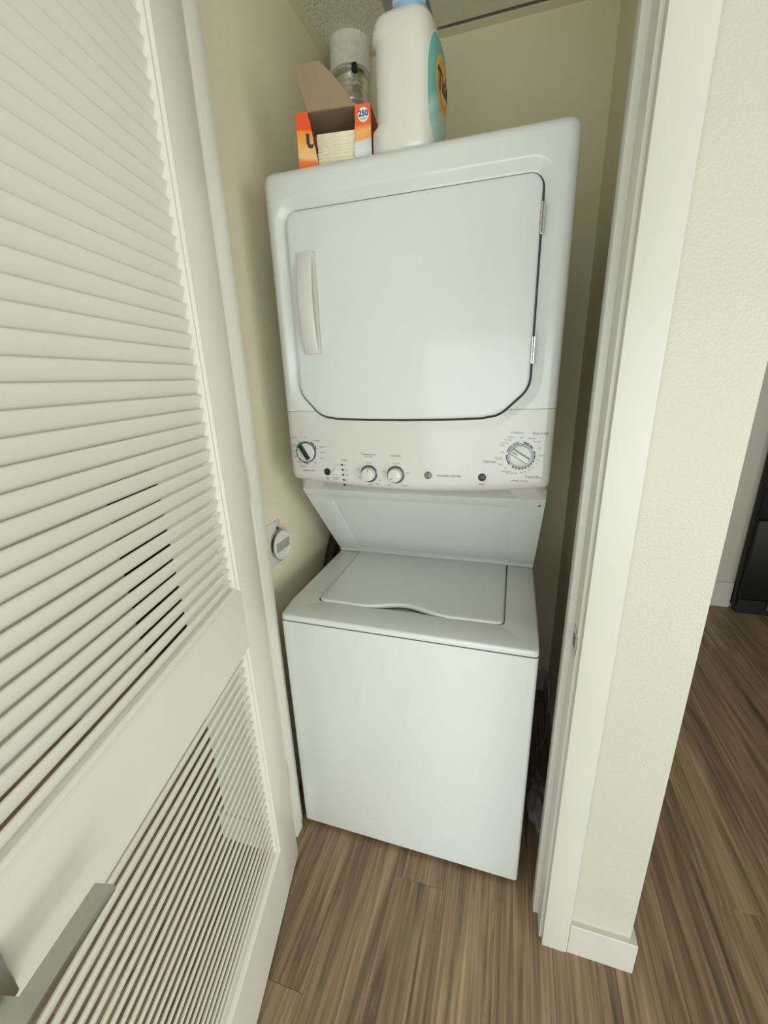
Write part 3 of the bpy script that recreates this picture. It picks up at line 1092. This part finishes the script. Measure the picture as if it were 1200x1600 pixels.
# thin bracket from the option button to the first status light
for q in (((0.1390, 1.2050), (0.1394, 1.2152)), ):
    (x0, z0), (x1, z1) = q
    bm.faces.new([bm.verts.new(p) for p in ((x0, YP, z0), (x1, YP, z0), (x1, YP, z1), (x0, YP, z1))])
bm.faces.new([bm.verts.new(p) for p in ((0.1390, YP, 1.2148), (0.1565, YP, 1.2148), (0.1565, YP, 1.2152), (0.1390, YP, 1.2152))])
for body, x, z, s in (('Whites', 0.024, 1.288, 0.0055), ('Off', 0.0565, 1.288, 0.0045), ('Hot', 0.033, 1.280, 0.0045), ('Delicates', 0.089, 1.280, 0.0045), ('Warm', 0.016, 1.265, 0.0045), ('Easy Care', 0.105, 1.263, 0.0045), ('Cold', 0.014, 1.250, 0.0045), ('Normal', 0.105, 1.248, 0.0045), ('Light', 0.020, 1.234, 0.0045), ('Heavy', 0.102, 1.232, 0.0045), ('Medium', 0.032, 1.219, 0.0045), ('Light', 0.058, 1.215, 0.0045), ('Rinse', 0.080, 1.219, 0.0042), ('Colors', 0.040, 1.208, 0.0072), ('WASHER CYCLES', 0.058, 1.196, 0.0050),
                      ('Start', 0.115, 1.178, 0.0065), ('Hold', 0.116, 1.172, 0.0040), ('Extra Rinse', 0.139, 1.178, 0.0040), ('Fabric', 0.139, 1.173, 0.0036), ('Status', 0.166, 1.228, 0.0068), ('Fill', 0.168, 1.215, 0.0045), ('Wash', 0.171, 1.201, 0.0045), ('Rinse', 0.172, 1.187, 0.0045), ('Spin', 0.170, 1.173, 0.0045), ('Lid Locked', 0.177, 1.159, 0.0045),
                      ('Temperature', 0.237, 1.2450, 0.0075), ('WASH / RINSE', 0.237, 1.2385, 0.0036), ('Tap Cold', 0.238, 1.2230, 0.0045), ('Cold', 0.207, 1.205, 0.0045), ('Cool', 0.207, 1.181, 0.0045), ('Warm', 0.240, 1.1630, 0.0045), ('Hot', 0.266, 1.176, 0.0045), ('Warm', 0.260, 1.1660, 0.0040),
                      ('Load Size', 0.311, 1.2430, 0.0075), ('Precise Fill', 0.312, 1.2225, 0.0045), ('Super', 0.279, 1.200, 0.0045), ('Small', 0.344, 1.198, 0.0045), ('Large', 0.292, 1.164, 0.0045), ('Medium', 0.335, 1.164, 0.0045),
                      ('WASHER | DRYER', 0.4500, 1.194, 0.0078), ('Start', 0.533, 1.177, 0.0075),
                      ('Easy Care', 0.661, 1.303, 0.0085), ('More Dry', 0.643, 1.291, 0.0046), ('Less Dry', 0.655, 1.284, 0.0042), ('Off', 0.660, 1.269, 0.0046), ('Off', 0.620, 1.2925, 0.0048), ('Optimum', 0.596, 1.294, 0.0044), ('More Dry', 0.590, 1.287, 0.0044), ('Less Dry', 0.583, 1.280, 0.0044), ('Damp', 0.577, 1.274, 0.0044), ('Off', 0.578, 1.257, 0.0048), ('More Dry', 0.569, 1.244, 0.0044), ('Less Dry', 0.572, 1.240, 0.0040), ('Delicates', 0.549, 1.234, 0.0085), ('Damp', 0.575, 1.228, 0.0044), ('Off', 0.587, 1.219, 0.0044), ('Quick Fluff 10', 0.589, 1.211, 0.0044), ('Dewrinkle 20', 0.602, 1.207, 0.0044), ('30', 0.624, 1.209, 0.0044), ('40', 0.633, 1.211, 0.0044), ('50', 0.642, 1.216, 0.0044), ('60', 0.650, 1.222, 0.0044), ('70', 0.657, 1.231, 0.0044), ('80', 0.661, 1.240, 0.0044), ('100 Min', 0.667, 1.251, 0.0044), ('Timed Dry', 0.652, 1.199, 0.0085), ('DRYER CYCLES', 0.622, 1.188, 0.0056)):
    ptext(bm, body, x, z, s)
ptext(bm, 'Cottons', 0.609, 1.3045, 0.0088, 'CENTER', 1)
link('printed_lettering', bm, ['ink', 'teal'], WD)['kind'] = 'stuff'
# round badge with the maker's script monogram
bd = empty('badge', (0.3970, YD, 1.1940), parent=WD)
bm = bmesh.new()
lathe(bm, (0, 0.0003, 0), (0, -1, 0), [(0.0100, 0), (0.0100, 0.0010), (0.0092, 0.0014)], 40)
link('badge_disc', bm, 'inkdark', bd, 35)
bm = bmesh.new()
for i in range(40):
    pass
A, B = [], []
for i in range(41):
    t = 2 * PI * i / 40
    A.append(bm.verts.new((0.0080 * math.cos(t), -0.0013, 0.0080 * math.sin(t))))
    B.append(bm.verts.new((0.0086 * math.cos(t), -0.0013, 0.0086 * math.sin(t))))
for i in range(40):
    bm.faces.new((A[i], A[i + 1], B[i + 1], B[i]))
for k in range(4):          # curls at the rim of the emblem
    for i in range(8):
        t0, t1 = R(90 * k + 20 + 45 * i / 8), R(90 * k + 20 + 45 * (i + 1) / 8)
        f = lambda t, r: (r * math.cos(t), -0.0013, r * math.sin(t))
        bm.faces.new([bm.verts.new(f(t0, 0.0062)), bm.verts.new(f(t1, 0.0062)), bm.verts.new(f(t1, 0.0070)), bm.verts.new(f(t0, 0.0070))])
add_text(bm, 'GE', 0.0098, lambda a, c: (a - 0.0003, -0.00132, c), shear=0.35)
link('monogram', bm, 'panelw', bd)

# ------------------------------------------------------------------ dryer-sheet carton on top of the dryer
BX = empty('dryer_sheet_box', (0.0790, 0.186, HT), (0, 0, R(7)), label='torn-open orange carton of dryer sheets beside the white jug', cat='box')
bw, bh, bdp = 0.175, 0.118, 0.100
T = 0.0012
bm = bmesh.new()      # left front panel with a ragged tear
rt = random.Random(5)
edge = [(0.050 - 0.021 * t + (rt.uniform(-0.0012, 0.0012)), bh * t) for t in [i / 12 for i in range(13)]]
prism(bm, [(0, 0)] + edge + [(0, bh)], 1, 0.0, T)
link('front_panel', bm, 'boxleft', BX)
bm = bmesh.new()
edge = [(0.134 + 0.006 * t + rt.uniform(-0.001, 0.001), bh * t) for t in [i / 12 for i in range(13)]]
prism(bm, edge + [(bw, bh), (bw, 0)], 1, 0.0, T)
link('front_panel', bm, 'boxright', BX)
for nm, a, c, m_ in (('side_panel', (0, T, 0), (T, bdp, bh), 'boxside'), ('side_panel', (bw - T, T, 0), (bw, bdp, bh), 'boxside'), ('back_panel', (T, bdp - T, 0), (bw - T, bdp, bh), 'card'), ('top_panel', (T, T, bh - T), (bw - T, bdp - T, bh), 'card'), ('bottom_panel', (T, T, 0), (bw - T, bdp - T, T), 'card')):
    obox(nm, a, c, m_, BX)
bm = bmesh.new()      # torn front flap folded up
fp = [(0.030, 0.0, bh), (0.140, 0.0, bh), (0.118, -0.010, bh + 0.028), (0.094, -0.018, bh + 0.052), (0.070, -0.024, bh + 0.072), (0.050, -0.024, bh + 0.0725), (0.012, -0.024, bh + 0.070)]
A = [bm.verts.new(p) for p in fp]
B = [bm.verts.new((p[0], p[1] + T, p[2] + 0.0002)) for p in fp]
bm.faces.new(A); bm.faces.new(B)
for i in range(len(fp)):
    bm.faces.new((A[i], A[(i + 1) % len(fp)], B[(i + 1) % len(fp)], B[i]))
link('flap', bm, 'card', BX)
bm = bmesh.new()
# round pale patch behind the count
pts = [bm.verts.new((0.1585 + 0.0125 * math.cos(2 * PI * k / 28), -0.0003, 0.098 + 0.0135 * math.sin(2 * PI * k / 28))) for k in range(28)]
bm.faces.new(pts).material_index = 1
add_text(bm, '250', 0.0150, lambda a, c: (0.1585 + a, -0.0006, 0.100 + c), bold=0.0006)
add_text(bm, 'SHEETS', 0.0048, lambda a, c: (0.1585 + a, -0.0006, 0.0905 + c))
add_text(bm, 'U', 0.036, lambda a, c: (min(0.0345 + a, 0.0385), -0.0006, 0.062 + c), bold=0.0022)
link('printed_lettering', bm, ['navy', 'labeledge'], BX)['kind'] = 'stuff'
SS = empty('dryer_sheet_stack', (0.0790, 0.186, HT + T), (0, 0, R(7)), label='stack of cream dryer sheets inside the torn carton', cat='sheets')
ns = 22
for i in range(ns):
    bm = bmesh.new()
    z = i * 0.0034
    j = rt.uniform(-0.0008, 0.0008)
    box(bm, (0.046 + j, 0.004 + j, z), (0.141 + j, 0.090, z + 0.0033), 0.0009, 1)
    link('sheet', bm, 'sheet', SS, 40)

# ------------------------------------------------------------------ detergent jug
JG = empty('detergent_jug', (0.3300, 0.264, HT), (0, 0, R(-3.5)), label='large white detergent jug with blue collar standing on the dryer', cat='jug')
JG.scale = (1, 1, 0.965)
JZ = [(0.0, 0.86), (0.004, 0.94), (0.010, 0.98), (0.020, 1.0), (0.06, 1.0), (0.12, 1.0), (0.17, 1.0), (0.195, 0.99), (0.215, 0.965), (0.235, 0.92), (0.250, 0.855), (0.262, 0.77), (0.271, 0.67), (0.277, 0.57), (0.280, 0.50)]
JA, JBB = 0.0735, 0.096


def jug_scale(z):
    for (z0, s0), (z1, s1) in zip(JZ, JZ[1:]):
        if z0 <= z <= z1:
            return s0 + (s1 - s0) * (z - z0) / (z1 - z0)
    return JZ[-1][1]


def jug_pt(th, z, add=0.0):
    s = jug_scale(z)
    e = 2.0 / 3.6
    c, q = math.cos(th), math.sin(th)
    a, b = JA * s + add, (JBB * (0.4 + 0.6 * s) if z > 0.02 else JBB * s) + add
    x = a * math.copysign(abs(c) ** e, c)
    y = b * math.copysign(abs(q) ** e, q)
    if z > 0.25:                      # round off towards the collar
        k = (z - 0.25) / 0.03
        y = y * (1 - k) + (JA * s + add) * 1.02 * q * k if True else y
        x = x * (1 - k) + (JA * s + add) * 1.02 * c * k
    # grip: pressed in on the left broad side
    if x < 0:
        g = max(0, 1 - ((z - 0.135) / 0.078) ** 4) ** 0.5 if abs(z - 0.135) < 0.078 else 0
        h = max(0.0, 1 - ((y + 0.055) / 0.058) ** 4) if abs(y + 0.055) < 0.058 else 0
        x += 0.011 * min(1, g * 1.6) * min(1, h * 2.2) * min(1, -x / 0.035)
    return (x, y, z)


bm = bmesh.new()
zs = [0.0, 0.004, 0.010, 0.020] + [0.02 + 0.007 * k for k in range(1, 26)] + [0.203, 0.212, 0.222, 0.232, 0.242, 0.250, 0.258, 0.265, 0.271, 0.276, 0.280]
lp = []
for z in zs:
    lp.append([bm.verts.new(jug_pt(2 * PI * k / 96, z)) for k in range(96)])
bridge(bm, lp); bm.faces.new(lp[0]); bm.faces.new(lp[-1])
link('jug_body', bm, 'jug', JG, 50)
bm = bmesh.new()
lathe(bm, (0, 0, 0.2785), (0, 0, 1), [(0.036, 0), (0.0395, 0.002), (0.0405, 0.010), (0.0395, 0.017), (0.036, 0.019)], 40)
link('collar', bm, 'jugblue', JG, 40)
bm = bmesh.new()
lathe(bm, (0, 0, 0.2975), (0, 0, 1), [(0.0345, 0), (0.0345, 0.044), (0.033, 0.047), (0.028, 0.048)], 40)
for k in range(36):
    t = 2 * PI * k / 36
    tube(bm, [(0.0345 * math.cos(t), 0.0345 * math.sin(t), 0.301), (0.0345 * math.cos(t), 0.0345 * math.sin(t), 0.340)], 0.0012, 5)
link('cap', bm, 'capclear', JG, 40)


def jug_x(y, z, add):
    """surface of the right broad side at given y, z"""
    s = jug_scale(z)
    b = JBB * (0.4 + 0.6 * s)
    u = min(0.999, abs(y) / b)
    return JA * s * (1 - u ** 3.6) ** (1 / 3.6) + add


def label_mesh(cy, cz, ry, rz, add, p=2.6, top=0.9):
    b = bmesh.new()
    rings = []
    for i in range(1, 9):
        f = i / 8
        ring = []
        for k in range(56):
            t = 2 * PI * k / 56
            c, q = math.cos(t), math.sin(t)
            y = cy + f * ry * math.copysign(abs(c) ** (2 / p), c)
            z = cz + f * rz * math.copysign(abs(q) ** (2 / p), q)
            ring.append(b.verts.new((jug_x(y, z, add), y, z)))
        rings.append(ring)
    b.faces.new(rings[0])
    bridge(b, rings)
    return b


o = link('label', label_mesh(0.0, 0.118, 0.081, 0.112, 0.0004, 3.2), 'labeledge', JG, 60)
lb = link('label', label_mesh(0.0, 0.118, 0.0785, 0.109, 0.0008, 3.2), 'label', JG, 60)
link('emblem', label_mesh(0.006, 0.150, 0.058, 0.052, 0.0012, 2.0), 'yellow', lb, 60)
link('emblem', label_mesh(0.006, 0.150, 0.047, 0.042, 0.0016, 2.0), 'orange', lb, 60)
link('emblem', label_mesh(0.006, 0.150, 0.038, 0.033, 0.0020, 2.0), 'yellow', lb, 60)
bm = bmesh.new()
add_text(bm, 'Tide', 0.052, lambda a, c: (jug_x(0.006 + a, 0.151 + c + 0.12 * a, 0.0028), 0.006 + a, 0.151 + c + 0.12 * a), bold=0.0016)
link('lettering', bm, 'navy', lb)

# ------------------------------------------------------------------ exhaust duct above the dryer
DU = empty('exhaust_duct', (0.003, 0.792, HT - 0.1), label='silver foil flex duct rising into a white ceiling collar', cat='duct')
bm = bmesh.new()
lathe(bm, (0, 0, CZ - (HT - 0.1) - 0.082), (0, 0, 1), [(0.058, 0.0), (0.0655, 0.0), (0.0665, 0.004), (0.0665, 0.086)], 48)
link('collar', bm, 'collar', DU, 35)
bm = bmesh.new()
prof = []
zz = 0.0
k = 0
top_z = CZ - (HT - 0.1) - 0.072
while zz < top_z:
    prof.append((0.0515 + (0.0055 if k % 2 else 0.0) + rt.uniform(-0.0008, 0.0008), zz))
    zz += 0.0085
    k += 1
lathe(bm, (0, 0, 0), (0, 0, 1), prof, 40)
for v in bm.verts:
    v.co.x += rt.uniform(-0.0006, 0.0006)
    v.co.y += rt.uniform(-0.0006, 0.0006)
link('flex_hose', bm, 'foil', DU, 60)
bm = bmesh.new()
lathe(bm, (0, 0, top_z - 0.028), (0, 0, 1), [(0.0575, 0), (0.0588, 0.001), (0.0588, 0.011), (0.0575, 0.012)], 40)
link('clamp', bm, 'chrome', DU, 40)
bm = bmesh.new()
box(bm, (0.026, -0.0640, top_z - 0.034), (0.042, -0.046, top_z - 0.012), 0.002)
link('clamp_screw', bm, 'black', DU, 40)

# ------------------------------------------------------------------ round cover on the closet's left wall
OC = empty('wall_valve_cover', (XL + 0.0015, 0.180, 0.942), label='round white wall cover with grey bar label on its plate beside the door', cat='wall cover')
bm = bmesh.new()
box(bm, (0, -0.042, -0.066), (0.004, 0.030, 0.076), 0.002)
link('wall_plate', bm, 'plate', OC, 40)
bm = bmesh.new()
cyl(bm, (0.003, 0, 0), (1, 0, 0), 0.034, 0.034, 0.016, 28)
link('neck', bm, 'black', OC, 40)
bm = bmesh.new()
lathe(bm, (0.018, 0, 0), (1, 0, 0), [(0.046, 0), (0.0475, 0.001), (0.0475, 0.006), (0.0455, 0.0085), (0.042, 0.0085), (0.041, 0.0070), (0.020, 0.0072)], 48)
cv = link('round_cover', bm, 'plate', OC, 35)
bm = bmesh.new()
lathe(bm, (0.018, 0, 0), (1, 0, 0), [(0.0470, 0.0015), (0.0488, 0.0015), (0.0488, 0.0055), (0.0470, 0.0055)], 48)
link('rim', bm, 'greylabel', cv, 35)
bm = bmesh.new()
box(bm, (0.0245, -0.038, -0.014), (0.0275, 0.038, 0.014), 0.0008, 1)
link('label_bar', bm, 'greylabel', OC, 40)
for y, z in ((0.006, -0.055), (0.010, 0.051)):
    bm = bmesh.new()
    cyl(bm, (0.003, y, z), (1, 0, 0), 0.0055, 0.0045, 0.004, 16)
    link('screw', bm, 'black', OC, 40)

# drain hose in the gap left of the washer, cord and rag in the gap on the right
bm = bmesh.new()
pts = [(-0.076, 0.47, 0.004), (-0.078, 0.46, 0.20), (-0.078, 0.455, 0.45), (-0.078, 0.462, 0.60), (-0.079, 0.490, 0.700), (-0.080, 0.535, 0.765), (-0.080, 0.580, 0.815), (-0.079, 0.625, 0.860), (-0.078, 0.680, 0.890), (-0.076, 0.760, 0.900), (-0.076, 0.868, 0.900)]
tube(bm, pts, 0.0215, 14)
tag(link('drain_hose', bm, 'hose', None, 60), 'black drain hose in the dark gap left of the machine', 'hose')
bm = bmesh.new()
tube(bm, [(0.780, 0.50, 0.0055), (0.806, 0.58, 0.0055), (0.812, 0.64, 0.03), (0.812, 0.66, 0.12), (0.806, 0.67, 0.22), (0.770, 0.68, 0.27), (0.700, 0.68, 0.28)], 0.005, 8)
tag(link('power_cord', bm, 'greylabel', None, 60), 'thin grey power cord at floor level in the gap right of the machine', 'cord')
bm = bmesh.new()
bmesh.ops.create_uvsphere(bm, u_segments=28, v_segments=16, radius=1)
rg = random.Random(9)
for v in bm.verts:
    n = 1 + 0.18 * math.sin(7 * v.co.x + 3 * v.co.z) * math.cos(6 * v.co.y + 2) + 0.10 * math.sin(13 * v.co.y + 5 * v.co.x)
    v.co = Vector((0.760 + v.co.x * 0.040 * n, 0.26 + v.co.y * 0.10 * n, max(0.0005, 0.038 + v.co.z * 0.048 * n)))
tag(link('rag', bm, 'rag', None, 80), 'crumpled grey rag on the floor right of the washer', 'rag')

# ------------------------------------------------------------------ black appliance by the far wall
FR = empty('refrigerator', (2.30, FY1 - 0.005, 0), label='black refrigerator against the far wall past the white wall end', cat='refrigerator')
bm = bmesh.new()
box(bm, (-0.340, -0.055, 0.03), (0.340, 0.0, 1.78), 0.006)
link('cabinet', bm, 'fridge', FR, 40)
for z0, z1 in ((0.10, 0.60), (0.61, 1.77)):
    bm = bmesh.new()
    box(bm, (-0.336, -0.085, z0), (0.336, -0.056, z1), 0.008)
    dr = link('fridge_door', bm, 'fridge', FR, 40)
    bm = bmesh.new()
    xh = 0.29
    tube(bm, [(xh, -0.084, z0 + 0.04), (xh, -0.110, z0 + 0.06), (xh, -0.110, z1 - 0.08), (xh, -0.084, z1 - 0.06)], 0.008, 10)
    link('handle', bm, 'chrome', dr, 60)
bm = bmesh.new()
box(bm, (-0.193, -0.092, 0.04), (-0.187, -0.085, 0.70), 0.001, 1)
link('trim_strip', bm, 'chrome', FR)
bm = bmesh.new()
box(bm, (-0.330, -0.07, 0.0), (0.330, -0.01, 0.09))
link('kick_plate', bm, 'black', FR)

bpy.data.objects.remove(_fo)
